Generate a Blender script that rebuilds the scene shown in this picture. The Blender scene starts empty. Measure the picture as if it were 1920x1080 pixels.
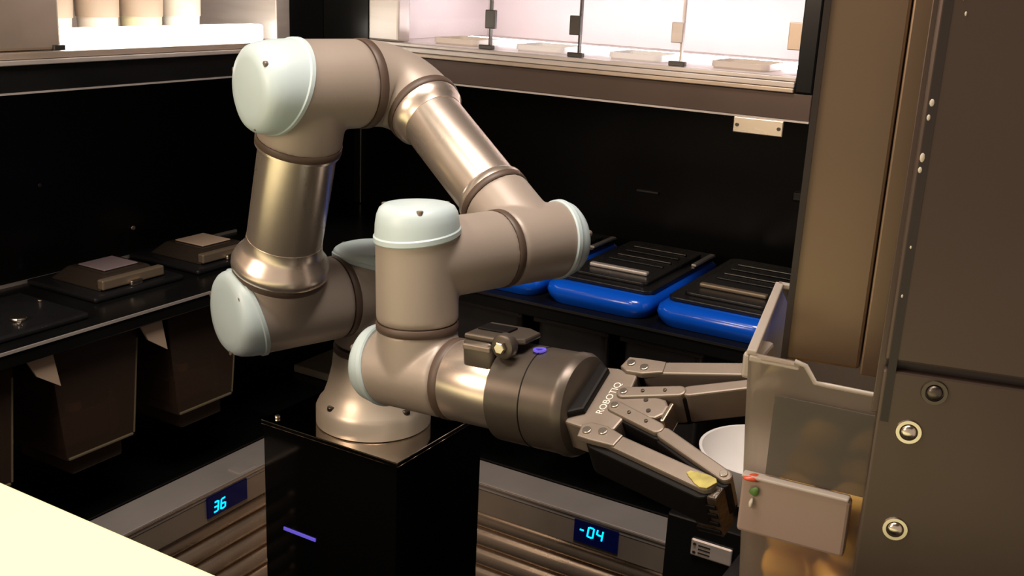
import bpy, bmesh, math, random
from mathutils import Vector, Matrix

random.seed(7)
SC = bpy.context.scene
COL = SC.collection
V = Vector
R = math.radians

# ------------------------------------------------------------------ camera
cam_d = bpy.data.cameras.new('camera')
cam_d.sensor_width = 36.0
cam_d.lens = 37.53
cam_d.clip_start = 0.01
cam_o = bpy.data.objects.new('camera', cam_d)
COL.objects.link(cam_o)
YAW, PITCH, ROLL = R(30.2555), R(16.4656), R(2.6447)
_c, _s = math.cos(PITCH), math.sin(PITCH)
_fw, _rt, _dn = V((0, _c, -_s)), V((1, 0, 0)), V((0, -_s, -_c))
_r2 = _rt * math.cos(ROLL) - _dn * math.sin(ROLL)
_d2 = _dn * math.cos(ROLL) + _rt * math.sin(ROLL)
_m = Matrix((_r2, -_d2, -_fw)).transposed()
cam_o.matrix_world = Matrix.Translation((0, 0, 1.55)) @ (Matrix.Rotation(YAW, 3, 'Z') @ _m).to_4x4()
SC.camera = cam_o

# ------------------------------------------------------------------ world, lamps, exposure
SC.view_settings.view_transform = 'Standard'
SC.view_settings.look = 'None'
SC.view_settings.gamma = 1.0
SC.view_settings.exposure = 0.0
SC.view_settings.use_curve_mapping = False
w_ = bpy.data.worlds.new('world')
SC.world = w_
w_.use_nodes = True
w_.node_tree.nodes['Background'].inputs[0].default_value = (1.0, 0.80, 0.64, 1)
w_.node_tree.nodes['Background'].inputs[1].default_value = 0.48


def area(name, loc, target, sx, sy, power, color):
    l = bpy.data.lights.new(name, 'AREA')
    l.shape = 'RECTANGLE'
    l.size, l.size_y = sx, sy
    l.energy = power
    l.color = color
    o = bpy.data.objects.new(name, l)
    COL.objects.link(o)
    o.location = loc
    o.rotation_euler = (V(target) - V(loc)).to_track_quat('-Z', 'Y').to_euler()
    return o


area('ceiling_lamp', (-0.35, 0.50, 2.5), (-0.42, 0.62, 1.2), 0.6, 0.35, 21, (1.0, 0.855, 0.745))
area('counter_fill', (-0.75, 0.10, 2.15), (-0.6, 0.25, 1.2), 0.25, 0.18, 3.5, (1.0, 0.90, 0.70))  # unseen lamp added to brighten the cream counter
area('front_fill', (-0.98, -0.45, 1.75), (-0.55, 0.75, 1.25), 0.5, 0.35, 8.0, (1.0, 0.74, 0.54))  # unseen fill added for warm bounce light from the left front


# ------------------------------------------------------------------ materials
def mat(name, col, rough=0.5, metal=0.0, var=0.0, scale=30.0, bump=0.0, bscale=200.0, coat=0.0,
        stretch=None, spec=0.5, emit=None, estr=0.0):
    m = bpy.data.materials.new(name)
    m.use_nodes = True
    nt = m.node_tree
    b = nt.nodes['Principled BSDF']
    b.inputs['Base Color'].default_value = (*col, 1)
    b.inputs['Roughness'].default_value = rough
    b.inputs['Metallic'].default_value = metal
    b.inputs['Coat Weight'].default_value = coat
    b.inputs['Specular IOR Level'].default_value = spec
    tc = nt.nodes.new('ShaderNodeTexCoord')
    mp = nt.nodes.new('ShaderNodeMapping')
    nt.links.new(tc.outputs['Object'], mp.inputs[0])
    if stretch:
        mp.inputs['Scale'].default_value = stretch
    if var > 0:
        n = nt.nodes.new('ShaderNodeTexNoise')
        n.inputs['Scale'].default_value = scale
        n.inputs['Detail'].default_value = 5
        nt.links.new(mp.outputs[0], n.inputs['Vector'])
        cr = nt.nodes.new('ShaderNodeValToRGB')
        cr.color_ramp.elements[0].position = 0.3
        cr.color_ramp.elements[1].position = 0.7
        cr.color_ramp.elements[0].color = (*[max(0, c * (1 - var)) for c in col], 1)
        cr.color_ramp.elements[1].color = (*[min(1, c * (1 + var)) for c in col], 1)
        nt.links.new(n.outputs['Fac'], cr.inputs[0])
        nt.links.new(cr.outputs[0], b.inputs['Base Color'])
        mr = nt.nodes.new('ShaderNodeMapRange')
        mr.inputs['To Min'].default_value = max(0.02, rough - 0.06)
        mr.inputs['To Max'].default_value = min(1, rough + 0.06)
        nt.links.new(n.outputs['Fac'], mr.inputs[0])
        nt.links.new(mr.outputs[0], b.inputs['Roughness'])
    if bump > 0:
        n2 = nt.nodes.new('ShaderNodeTexNoise')
        n2.inputs['Scale'].default_value = bscale
        n2.inputs['Detail'].default_value = 3
        nt.links.new(mp.outputs[0], n2.inputs['Vector'])
        bp = nt.nodes.new('ShaderNodeBump')
        bp.inputs['Strength'].default_value = bump
        bp.inputs['Distance'].default_value = 0.001
        nt.links.new(n2.outputs['Fac'], bp.inputs['Height'])
        nt.links.new(bp.outputs[0], b.inputs['Normal'])
    if emit:
        b.inputs['Emission Color'].default_value = (*emit, 1)
        b.inputs['Emission Strength'].default_value = estr
    return m


def clear(name, tint, fac, rough=0.05, base=(0.5, 0.5, 0.5), translucent=0.0, blur=0.0):
    """thin see-through plastic / glass: fac = share of clear view"""
    m = bpy.data.materials.new(name)
    m.use_nodes = True
    nt = m.node_tree
    b = nt.nodes['Principled BSDF']
    b.inputs['Base Color'].default_value = (*base, 1)
    b.inputs['Roughness'].default_value = rough
    out = nt.nodes['Material Output']
    t = nt.nodes.new('ShaderNodeBsdfTransparent')
    t.inputs[0].default_value = (*tint, 1)
    mx = nt.nodes.new('ShaderNodeMixShader')
    mx.inputs[0].default_value = fac
    src = b.outputs[0]
    if translucent > 0:
        tl = nt.nodes.new('ShaderNodeBsdfTranslucent')
        tl.inputs[0].default_value = (*base, 1)
        m2 = nt.nodes.new('ShaderNodeMixShader')
        m2.inputs[0].default_value = translucent
        nt.links.new(src, m2.inputs[1])
        nt.links.new(tl.outputs[0], m2.inputs[2])
        src = m2.outputs[0]
    nt.links.new(src, mx.inputs[1])
    see = t.outputs[0]
    if blur > 0:
        rf = nt.nodes.new('ShaderNodeBsdfRefraction')
        rf.inputs['Color'].default_value = (*tint, 1)
        rf.inputs['Roughness'].default_value = blur
        rf.inputs['IOR'].default_value = 1.04
        m3 = nt.nodes.new('ShaderNodeMixShader')
        m3.inputs[0].default_value = 0.70
        nt.links.new(see, m3.inputs[1])
        nt.links.new(rf.outputs[0], m3.inputs[2])
        see = m3.outputs[0]
    nt.links.new(see, mx.inputs[2])
    nt.links.new(mx.outputs[0], out.inputs[0])
    return m


M = {}
M['joint'] = mat('taupe_enamel', (0.345, 0.292, 0.252), 0.42, 0.12, 0.05, 12, 0.03, 400)
M['lid'] = mat('pale_blue_plastic', (0.50, 0.61, 0.64), 0.38, 0, 0.03, 20)
M['seal'] = mat('dark_brown_rubber', (0.085, 0.056, 0.042), 0.5)
M['alu'] = mat('brushed_aluminium', (0.92, 0.79, 0.69), 0.27, 0.88, 0.06, 6, 0.05, 120)
M['alu_base'] = mat('cast_aluminium', (0.72, 0.64, 0.53), 0.36, 0.45, 0.06, 14)
M['steel'] = mat('stainless_steel', (0.55, 0.50, 0.47), 0.36, 0.6, 0.10, 8, 0.04, 300, stretch=(1, 1, 8))
M['steel_warm'] = mat('worn_steel', (0.50, 0.41, 0.33), 0.34, 0.7, 0.12, 10)
M['steel_dark'] = mat('dark_steel', (0.10, 0.095, 0.09), 0.30, 0.9, 0.15, 10)
M['black'] = mat('black_gloss', (0.005, 0.005, 0.005), 0.24, 0, 0.3, 6, spec=0.22)
M['wall'] = mat('black_wall_panel', (0.004, 0.004, 0.004), 0.30, 0, 0.4, 4, spec=0.25)
M['black_matt'] = mat('black_plastic', (0.012, 0.011, 0.011), 0.45, 0, 0.2, 20)
M['mirror_black'] = mat('polished_black_acrylic', (0.003, 0.003, 0.003), 0.06, 0, spec=0.35, coat=0.0)
M['mirror_top'] = mat('polished_metal_plate', (0.50, 0.45, 0.40), 0.06, 1.0, 0.10, 20)
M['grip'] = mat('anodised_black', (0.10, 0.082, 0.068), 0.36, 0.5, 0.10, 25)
M['grip_lit'] = mat('lit_grey_anodised', (0.225, 0.185, 0.152), 0.42, 0.4, 0.10, 30)  # lighter copy of the gripper black, light on its tops put into the colour
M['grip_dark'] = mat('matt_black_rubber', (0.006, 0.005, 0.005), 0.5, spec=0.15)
M['white_print'] = mat('white_print', (0.75, 0.70, 0.64), 0.5)
M['screw'] = mat('bright_screw', (0.75, 0.66, 0.55), 0.25, 1.0)
M['screw_dark'] = mat('dark_screw', (0.12, 0.10, 0.085), 0.35, 0.9)
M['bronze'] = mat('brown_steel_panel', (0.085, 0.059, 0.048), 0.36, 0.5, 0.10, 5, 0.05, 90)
M['bronze_lit'] = mat('brown_steel_chute', (0.21, 0.145, 0.095), 0.34, 0.55, 0.08, 6)  # lighter copy of the panel brown, reflected light put into the colour
M['groove'] = mat('dark_gasket', (0.02, 0.012, 0.010), 0.5)
M['chip'] = mat('chipped_paint', (0.60, 0.54, 0.46), 0.7)
M['cream'] = mat('cream_counter', (0.84, 0.90, 0.57), 0.55, 0, 0.015, 3)
M['cream2'] = mat('cream_board', (0.80, 0.70, 0.54), 0.6)
M['blue'] = mat('blue_plastic', (0.003, 0.085, 0.60), 0.20, 0, 0.05, 10, coat=0.3)
M['panlid'] = mat('black_lid_plastic', (0.009, 0.009, 0.010), 0.28, 0, 0.1, 20)
M['brass'] = mat('tan_label_bar', (0.22, 0.17, 0.12), 0.35, 0.5)
M['tag'] = mat('tan_tag', (0.40, 0.30, 0.22), 0.5)
M['pinkish'] = mat('pinkish_grey_plastic', (0.20, 0.155, 0.165), 0.3)
M['bar'] = mat('polished_bar', (0.66, 0.52, 0.40), 0.27, 0.80, 0.08, 8)
M['white'] = mat('white_enamel', (0.80, 0.78, 0.76), 0.4)
M['case_white'] = mat('case_lining', (0.78, 0.70, 0.72), 0.5, 0, 0.02, 4)
M['tub'] = mat('beige_tub', (0.62, 0.54, 0.46), 0.45)
M['tub2'] = mat('yellowish_tub', (0.62, 0.56, 0.36), 0.45)
M['led'] = mat('white_light_bar', (0.9, 0.9, 0.85), 0.5, emit=(1.0, 0.97, 0.88), estr=8.0)
M['led_case'] = mat('case_light_strip', (0.9, 0.9, 0.9), 0.5, emit=(1.0, 0.95, 0.97), estr=26.0)
M['digit'] = mat('blue_lit_digit', (0.0, 0.05, 0.2), 0.5, emit=(0.0, 0.42, 1.0), estr=3.2)
M['display'] = mat('display_panel', (0.004, 0.003, 0.012), 0.15, emit=(0.0, 0.01, 0.16), estr=0.08)
M['purple'] = mat('violet_indicator', (0.05, 0.04, 0.3), 0.5, emit=(0.13, 0.09, 0.60), estr=0.8)
M['glass'] = clear('clear_glass', (0.97, 0.97, 0.97), 0.93, 0.03, (0.6, 0.6, 0.6))
M['frost'] = clear('frosted_bin_plastic', (0.93, 0.90, 0.87), 0.78, 0.40, (0.50, 0.44, 0.38), 0.40, 0.38)
M['frost_dark'] = clear('grey_inset', (0.62, 0.58, 0.55), 0.55, 0.35, (0.16, 0.14, 0.12), 0.2)
M['frost_rim'] = clear('frosted_rim', (0.9, 0.88, 0.85), 0.15, 0.3, (0.55, 0.49, 0.43), 0.3)
M['label'] = clear('pinkish_label_strip', (0.9, 0.8, 0.75), 0.12, 0.35, (0.40, 0.29, 0.25), 0.1)
M['smoke'] = clear('smoked_brown_plastic', (0.70, 0.58, 0.48), 0.66, 0.22, (0.085, 0.058, 0.044), 0.1)
M['smoke_highlight'] = clear('smoked_highlight', (0.7, 0.65, 0.5), 0.15, 0.2, (0.15, 0.125, 0.08), 0.1)  # lighter tint with the plastic's edge highlight put into the colour
M['smoke_lid'] = clear('smoked_lid', (0.5, 0.42, 0.36), 0.35, 0.12, (0.045, 0.034, 0.026), 0.1)
M['food'] = mat('golden_fried_crust', (0.88, 0.50, 0.11), 0.6, 0, 0.25, 40, 0.6, 150)
M['residue'] = mat('yellow_green_sauce', (0.36, 0.31, 0.07), 0.45, 0, 0.35, 90)
M['residue_red'] = mat('red_sauce', (0.45, 0.06, 0.02), 0.4, 0, 0.2, 90)
M['residue_green'] = mat('green_leaf_bit', (0.10, 0.20, 0.05), 0.5, 0, 0.3, 120)
M['floor'] = mat('dark_floor', (0.03, 0.026, 0.022), 0.5, 0, 0.2, 5)
M['ceil'] = mat('dark_ceiling', (0.06, 0.05, 0.042), 0.7, 0, 0.1, 4)
M['smudge'] = mat('pad_rubber', (0.05, 0.032, 0.02), 0.35, 0.2, 0.5, 160, 0.8, 260)


# ------------------------------------------------------------------ object helpers
ORG = {}


def thing(name, loc, label, cat, group=None, kind=None):
    o = bpy.data.objects.new(name, None)
    o.empty_display_size = 0.05
    COL.objects.link(o)
    o.location = loc
    ORG[o] = V(loc)
    tag(o, label, cat, group, kind)
    return o


def tag(o, label=None, cat=None, group=None, kind=None):
    if label:
        o['label'] = label
    if cat:
        o['category'] = cat
    if group:
        o['group'] = group
    if kind:
        o['kind'] = kind
    return o


def obj(name, bm, m, parent=None, smooth=False, angle=40, label=None):
    """link a bmesh given in world coordinates as one mesh object with its origin at its centre"""
    bmesh.ops.recalc_face_normals(bm, faces=bm.faces[:])
    co = [v.co for v in bm.verts]
    c = V([(min(p[i] for p in co) + max(p[i] for p in co)) / 2 for i in range(3)])
    bmesh.ops.translate(bm, verts=bm.verts[:], vec=-c)
    if smooth:
        for f in bm.faces:
            f.smooth = True
        for e in bm.edges:
            if len(e.link_faces) == 2 and e.calc_face_angle(0) > R(angle):
                e.smooth = False
    me = bpy.data.meshes.new(name)
    bm.to_mesh(me)
    bm.free()
    me.materials.append(M[m])
    o = bpy.data.objects.new(name, me)
    COL.objects.link(o)
    ORG[o] = c
    if parent:
        o.parent = parent
        o.location = c - ORG[parent]
    else:
        o.location = c
    if label:
        o['label'] = label
    return o


def frame(origin, x, y, z):
    m = Matrix((V(x), V(y), V(z))).transposed().to_4x4()
    m.translation = V(origin)
    return m


I4 = Matrix.Identity(4)


def box(x0, x1, y0, y1, z0, z1, bev=0.0, seg=2, mx=I4, bm=None):
    b = bmesh.new()
    r = bmesh.ops.create_cube(b, size=1)
    for v in r['verts']:
        v.co = V(((x0 + x1) / 2 + v.co.x * (x1 - x0), (y0 + y1) / 2 + v.co.y * (y1 - y0), (z0 + z1) / 2 + v.co.z * (z1 - z0)))
    if bev > 0:
        bmesh.ops.bevel(b, geom=b.edges[:], offset=bev, segments=seg, profile=0.5, affect='EDGES')
    return _merge(b, mx, bm)


def _merge(b, mx, bm):
    bmesh.ops.transform(b, matrix=mx, verts=b.verts[:])
    if bm is None:
        return b
    me = bpy.data.meshes.new('tmp')
    b.to_mesh(me)
    b.free()
    bm.from_mesh(me)
    bpy.data.meshes.remove(me)
    return bm


def prism(pts, h0, h1, mx=I4, bev=0.0, bm=None):
    """outline in local x,y extruded along local z"""
    b = bmesh.new()
    lo = [b.verts.new((p[0], p[1], h0)) for p in pts]
    hi = [b.verts.new((p[0], p[1], h1)) for p in pts]
    n = len(pts)
    b.faces.new(lo[::-1])
    b.faces.new(hi)
    for i in range(n):
        b.faces.new((lo[i], lo[(i + 1) % n], hi[(i + 1) % n], hi[i]))
    bmesh.ops.recalc_face_normals(b, faces=b.faces[:])
    if bev > 0:
        ed = [e for e in b.edges if e.verts[0].co.z == e.verts[1].co.z]
        bmesh.ops.bevel(b, geom=ed, offset=bev, segments=2, profile=0.5, affect='EDGES')
    return _merge(b, mx, bm)


def perp(a):
    a = V(a).normalized()
    t = V((0, 0, 1)) if abs(a.z) < 0.9 else V((1, 0, 0))
    x = t.cross(a).normalized()
    return x, a.cross(x).normalized(), a


def lathe(prof, origin, axis, seg=56, bm=None):
    """profile list of (radius, height along axis)"""
    x, y, a = perp(axis)
    b = bmesh.new()
    rings = []
    for r, h in prof:
        if r < 1e-6:
            rings.append([b.verts.new(V(origin) + a * h)])
        else:
            rings.append([b.verts.new(V(origin) + a * h + (x * math.cos(2 * math.pi * i / seg) + y * math.sin(2 * math.pi * i / seg)) * r) for i in range(seg)])
    for p, q in zip(rings[:-1], rings[1:]):
        if len(p) == 1 and len(q) == 1:
            continue
        for i in range(seg):
            j = (i + 1) % seg
            if len(p) == 1:
                b.faces.new((p[0], q[i], q[j]))
            elif len(q) == 1:
                b.faces.new((p[i], p[j], q[0]))
            else:
                b.faces.new((p[i], p[j], q[j], q[i]))
    return _merge(b, I4, bm)


def cyl(p0, p1, r, bev=0.0, seg=40, bm=None, r1=None):
    p0, p1 = V(p0), V(p1)
    h = (p1 - p0).length
    q = r if r1 is None else r1
    if bev > 0:
        prof = [(0, 0), (r - bev, 0), (r - bev * 0.3, bev * 0.3), (r, bev), (q, h - bev), (q - bev * 0.3, h - bev * 0.3), (q - bev, h), (0, h)]
    else:
        prof = [(0, 0), (r, 0), (q, h), (0, h)]
    return lathe(prof, p0, p1 - p0, seg, bm)


def sweep(path, radii, seg=48):
    b = bmesh.new()
    rings = []
    up = None
    for i, p in enumerate(path):
        t = (path[min(i + 1, len(path) - 1)] - path[max(i - 1, 0)]).normalized()
        if up is None:
            up = perp(t)[0]
        up = (up - t * up.dot(t)).normalized()
        s = t.cross(up)
        rings.append([b.verts.new(p + (up * math.cos(2 * math.pi * k / seg) + s * math.sin(2 * math.pi * k / seg)) * radii[i]) for k in range(seg)])
    for p, q in zip(rings[:-1], rings[1:]):
        for k in range(seg):
            b.faces.new((p[k], p[(k + 1) % seg], q[(k + 1) % seg], q[k]))
    b.faces.new(rings[0][::-1])
    b.faces.new(rings[-1])
    return b


def text_bm(s, size, depth, mx):
    cu = bpy.data.curves.new('t', 'FONT')
    cu.body = s
    cu.size = size
    cu.extrude = depth
    cu.align_x = 'CENTER'
    cu.align_y = 'CENTER'
    to = bpy.data.objects.new('t', cu)
    COL.objects.link(to)
    dg = bpy.context.evaluated_depsgraph_get()
    me = bpy.data.meshes.new_from_object(to.evaluated_get(dg))
    bpy.data.objects.remove(to)
    bpy.data.curves.remove(cu)
    b = bmesh.new()
    b.from_mesh(me)
    bpy.data.meshes.remove(me)
    bmesh.ops.transform(b, matrix=mx, verts=b.verts[:])
    return b


# ================================================================== SETTING
XL, YB = -1.09, 1.27          # front planes of the left and back fittings
XW, YW = -1.317, 1.64         # wall planes
ZS, ZC = 1.101, 0.795         # shelf top, fridge top

tag(obj('floor', box(-1.5, 1.6, -1.4, 1.8, -0.05, 0.0), 'floor'), 'dark kitchen floor', kind='structure')
tag(obj('ceiling', box(-1.5, 1.6, -1.4, 1.8, 2.6, 2.65), 'ceil'), 'dark ceiling above the kitchen station', kind='structure')
tag(obj('wall_left', box(XW - 0.06, XW, -1.4, YW + 0.06, 0.0, 2.6), 'wall'), 'glossy black wall behind the left shelf', kind='structure')
tag(obj('wall_back', box(XW, 1.6, YW, YW + 0.06, 0.0, 2.6), 'wall'), 'glossy black wall behind the blue pans', kind='structure')
t = obj('trim_1', box(XW, XW + 0.018, YW - 0.018, YW, ZS, 1.395, 0.002), 'steel_dark')
tag(t, 'dark grey corner trim where the black walls meet', kind='structure')

# small marks on the walls
wl = bpy.data.objects['wall_left']
wb = bpy.data.objects['wall_back']
obj('wall_screw', cyl((XW, 1.085, 1.146), (XW + 0.004, 1.085, 1.146), 0.004, 0.001, 16), 'screw', wl)
obj('wall_screw', cyl((XW, 0.93, 1.235), (XW + 0.003, 0.93, 1.235), 0.003, 0.0008, 16), 'screw_dark', wl)
obj('wall_hook', box(-0.455, -0.415, YW - 0.012, YW, 1.228, 1.243, 0.003), 'steel_dark', wb)
obj('wall_rail', box(-0.72, -0.68, YW - 0.006, YW, 1.205, 1.209, 0.001), 'steel_dark', wb)

# ------------------------------------------------------------------ shelves
t = thing('wall_shelf', (-1.2, 1.0, ZS - 0.03), 'long black shelf with a bright metal edge, along the left wall', 'shelf')
obj('slab', box(XW + 0.002, XL, 0.45, YW - 0.002, ZS - 0.022, ZS, 0.002), 'black', t)
obj('edge_trim', box(XL, XL + 0.0025, 0.45, YB, ZS - 0.0035, ZS), 'steel', t, label='thin bright metal edge')
obj('back_trim', box(XW + 0.002, XW + 0.006, 0.45, 1.30, ZS, ZS + 0.004), 'steel', t)
t = thing('wall_shelf', (-0.5, 1.45, ZS - 0.03), 'black shelf along the back wall that carries the blue pans', 'shelf')
obj('slab', box(XL + 0.001, 0.6, YB, YW - 0.002, ZS - 0.022, ZS, 0.002), 'black', t)
obj('edge_trim', box(XL + 0.004, 0.6, YB - 0.002, YB, ZS - 0.0035, ZS), 'steel_dark', t, label='thin grey metal edge')

# ------------------------------------------------------------------ bins hanging below the left shelf
def hanging_bin(y0, y1, label):
    t = thing('food_bin', (-1.18, (y0 + y1) / 2, 0.885), label, 'food bin', 'smoked bins under the left shelf')
    b = bmesh.new()
    zt, zb = ZS - 0.024, 0.915
    xa, xb = -1.28, -1.118

    def ring(z, k):
        return [b.verts.new(p) for p in ((xa + k, y0 + k, z), (xb - k * 0.4, y0 + k, z), (xb - k * 0.4, y1 - k * 0.5, z), (xa + k, y1 - k * 0.5, z))]
    rs = [ring(zt, 0), ring(zt - 0.02, 0.0), ring(zb, 0.018)]
    for p, q in zip(rs[:-1], rs[1:]):
        for i in range(4):
            b.faces.new((p[i], p[(i + 1) % 4], q[(i + 1) % 4], q[i]))
    b.faces.new(rs[-1])
    body = obj('body', b, 'smoke', t)
    mod = body.modifiers.new('wall', 'SOLIDIFY')
    mod.thickness = 0.003
    mod.offset = -1
    obj('foot', box(xa + 0.035, xb - 0.018, y0 + 0.032, y1 - 0.022, 0.886, 0.9145, 0.003), 'smoke', t)
    obj('rim', box(xb, xb + 0.004, y0 - 0.004, y1 + 0.004, zt - 0.008, zt, 0.001), 'steel_dark', t)
    obj('edge_highlight', cyl((xb - 0.001, y1 - 0.001, zt - 0.022), (xb - 0.0075, y1 - 0.0095, 0.918), 0.0016, 0, 8), 'smoke_highlight', t)  # added strip, a painted highlight along the front edge
    obj('base_highlight', box(xb - 0.009, xb - 0.005, y0 + 0.020, y1 - 0.012, 0.9145, 0.918, 0.001), 'smoke_highlight', t)  # added strip, a painted highlight along the bottom edge
    obj('contents', box(xa + 0.03, xb - 0.025, y0 + 0.024, y1 - 0.016, 0.920, 0.965, 0.006), 'brass', t, label='brown contents seen through the bin')
    obj('scoop', cyl((-1.16, y0 + 0.055, 0.925), (-1.165, y0 + 0.06, 0.975), 0.012, 0.003, 20), 'tub', t)
    obj('divider', box(-1.135, -1.131, y1 - 0.040, y1 - 0.036, 0.925, 0.985), 'brass', t)
    return t


hanging_bin(0.60, 0.733, 'smoked brown bin under the left shelf, the one cut by the cream counter')
hanging_bin(0.785, 0.920, 'smoked brown bin under the left shelf, second from the corner')
hanging_bin(0.972, 1.105, 'smoked brown bin under the left shelf, nearest the corner')
for i, (y0, lab) in enumerate(((0.742, 'tan wedge tag hanging between two smoked bins, dull purple side'), (0.912, 'tan wedge tag beside the corner bin, bright side'))):
    mx = frame((XL - 0.012, y0, ZS - 0.024), (0, 1, 0), (0, 0, 1), (1, 0, 0))
    o = obj('shelf_tag', prism([(0, 0.0), (0.036, 0.0), (0.044, -0.046), (0.012, -0.024)], -0.003, 0.0, mx), 'tag')
    tag(o, lab, 'tag', 'tags under the left shelf')

# ------------------------------------------------------------------ lids on the left shelf
def box_lid(x0, x1, y0, y1, label, top_m):
    z = ZS + 0.0005
    t = thing('bin_lid', ((x0 + x1) / 2, (y0 + y1) / 2, z), label, 'lid', 'lids on the left shelf')
    obj('base_plate', box(x0 - 0.008, x1 + 0.012, y0 - 0.012, y1 + 0.012, z, z + 0.008, 0.003), 'panlid', t)
    # tapered smoked box
    b = bmesh.new()
    xm0, xm1, ym0, ym1 = x0 + 0.012, x1 - 0.006, y0 + 0.010, y1 - 0.010
    lo = [b.verts.new((p[0], p[1], z + 0.008)) for p in ((xm0, ym0), (xm1, ym0), (xm1, ym1), (xm0, ym1))]
    hi = [b.verts.new((p[0], p[1], z + 0.027)) for p in ((xm0 + 0.02, ym0 + 0.016), (xm1 - 0.012, ym0 + 0.016), (xm1 - 0.012, ym1 - 0.016), (xm0 + 0.02, ym1 - 0.016))]
    b.faces.new(hi)
    b.faces.new(lo[::-1])
    for i in range(4):
        b.faces.new((lo[i], lo[(i + 1) % 4], hi[(i + 1) % 4], hi[i]))
    bmesh.ops.bevel(b, geom=b.edges[:], offset=0.003, segments=2, profile=0.5, affect='EDGES')
    obj('cover', b, 'smoke_lid', t)
    obj('top_inset', box(xm0 + 0.03, xm1 - 0.022, ym0 + 0.026, ym1 - 0.026, z + 0.0275, z + 0.0295, 0.001), top_m, t)
    obj('front_lip', box(xm1 - 0.008, xm1 + 0.004, ym0 + 0.002, ym1 - 0.002, z + 0.010, z + 0.024, 0.002), 'brass', t)
    obj('latch', box(xm1 + 0.002, xm1 + 0.010, (y0 + y1) / 2 - 0.010, (y0 + y1) / 2 + 0.010, z + 0.008, z + 0.016, 0.002), 'screw', t)
    return t


box_lid(-1.295, -1.170, 0.900, 1.030, 'black framed bin lid with a pale pinkish raised top on the left shelf', 'pinkish')
box_lid(-1.300, -1.170, 1.080, 1.210, 'black framed bin lid with a copper inset, in the shelf corner', 'tag')
t = thing('bin_lid', (-1.2, 0.78, ZS), 'flat black bin lid with a round metal button on the left shelf', 'lid', 'lids on the left shelf')
obj('base_plate', box(-1.255, -1.115, 0.640, 0.845, ZS + 0.0005, ZS + 0.009, 0.003), 'panlid', t)
obj('button', cyl((-1.155, 0.772, ZS + 0.009), (-1.155, 0.772, ZS + 0.014), 0.010, 0.002, 24), 'screw', t)
obj('screw', cyl((-1.14, 0.762, ZS + 0.009), (-1.14, 0.762, ZS + 0.012), 0.003, 0.001, 12), 'screw', t)
obj('screw', cyl((-1.20, 0.835, ZS + 0.009), (-1.20, 0.835, ZS + 0.012), 0.003, 0.001, 12), 'screw', t)

# ------------------------------------------------------------------ blue pans
def rounded(x0, x1, y0, y1, r, n=6):
    pts = []
    for cx, cy, a in ((x1 - r, y1 - r, 0), (x0 + r, y1 - r, 90), (x0 + r, y0 + r, 180), (x1 - r, y0 + r, 270)):
        for k in range(n + 1):
            t_ = R(a + 90 * k / n)
            pts.append((cx + r * math.cos(t_), cy + r * math.sin(t_)))
    return pts


def blue_pan(x0, x1, lab_p, lab_l, handle):
    z = ZS + 0.0005
    y0, y1 = 1.283, 1.575
    t = thing('food_pan', ((x0 + x1) / 2, 1.46, z), lab_p, 'food pan', 'blue pans on the back shelf')
    b = bmesh.new()
    prof = [(0.0, 0.008), (0.009, 0.002), (0.017, 0.0), (0.025, 0.002), (0.030, 0.008)]
    rings = [[b.verts.new((p[0], p[1], z + h)) for p in rounded(x0 + k, x1 - k, y0 + k, y1 - k, 0.026)] for h, k in prof]
    for p, q in zip(rings[:-1], rings[1:]):
        for i in range(len(p)):
            b.faces.new((p[i], p[(i + 1) % len(p)], q[(i + 1) % len(p)], q[i]))
    b.faces.new(rings[0][::-1])
    b.faces.new(rings[-1])
    obj('body', b, 'blue', t, True)
    obj('rim_bead', prism(rounded(x0 + 0.004, x1 - 0.004, y0 + 0.004, y1 - 0.004, 0.024), z + 0.0125, z + 0.0145), 'blue', t)
    zl = z + 0.0305
    l = thing('pan_lid', ((x0 + x1) / 2, 1.47, zl), lab_l, 'lid', 'black lids on the blue pans')
    obj('plate', prism(rounded(x0 + 0.010, x1 - 0.006, y0 + 0.026, y1 - 0.004, 0.014), zl, zl + 0.006, bev=0.0015), 'panlid', l)
    obj('raised_panel', prism(rounded(x0 + 0.026, x1 - 0.022, y0 + 0.045, y1 - 0.03, 0.01), zl + 0.006, zl + 0.011, bev=0.0015), 'panlid', l)
    xm = (x0 + x1) / 2
    obj('handle', box(x0 + 0.036, x1 - 0.036, y0 + 0.078, y0 + 0.088, zl + 0.011, zl + 0.017, 0.002), handle, l)
    for k in range(4):
        yy = y0 + 0.135 + k * 0.030
        obj('rib', box(x0 + 0.040, x1 - 0.036, yy, yy + 0.006, zl + 0.011, zl + 0.0135, 0.001), 'steel_dark' if k % 2 else 'panlid', l)
    obj('corner_clip', box(x1 - 0.014, x1 - 0.006, y1 - 0.10, y1 - 0.02, zl + 0.006, zl + 0.010, 0.001), 'steel', l)


blue_pan(-0.876, -0.708, 'bright blue plastic pan on the back shelf, the one behind the robot arm', 'black ribbed lid of the pan behind the robot arm', 'steel_dark')
blue_pan(-0.701, -0.537, 'bright blue plastic pan between two other blue pans', 'black ribbed lid with a thin grey handle bar on the middle blue pan', 'steel')
blue_pan(-0.530, -0.362, 'bright blue plastic pan next to the translucent bin', 'black ribbed lid with a tan handle bar on a blue pan', 'brass')

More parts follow.
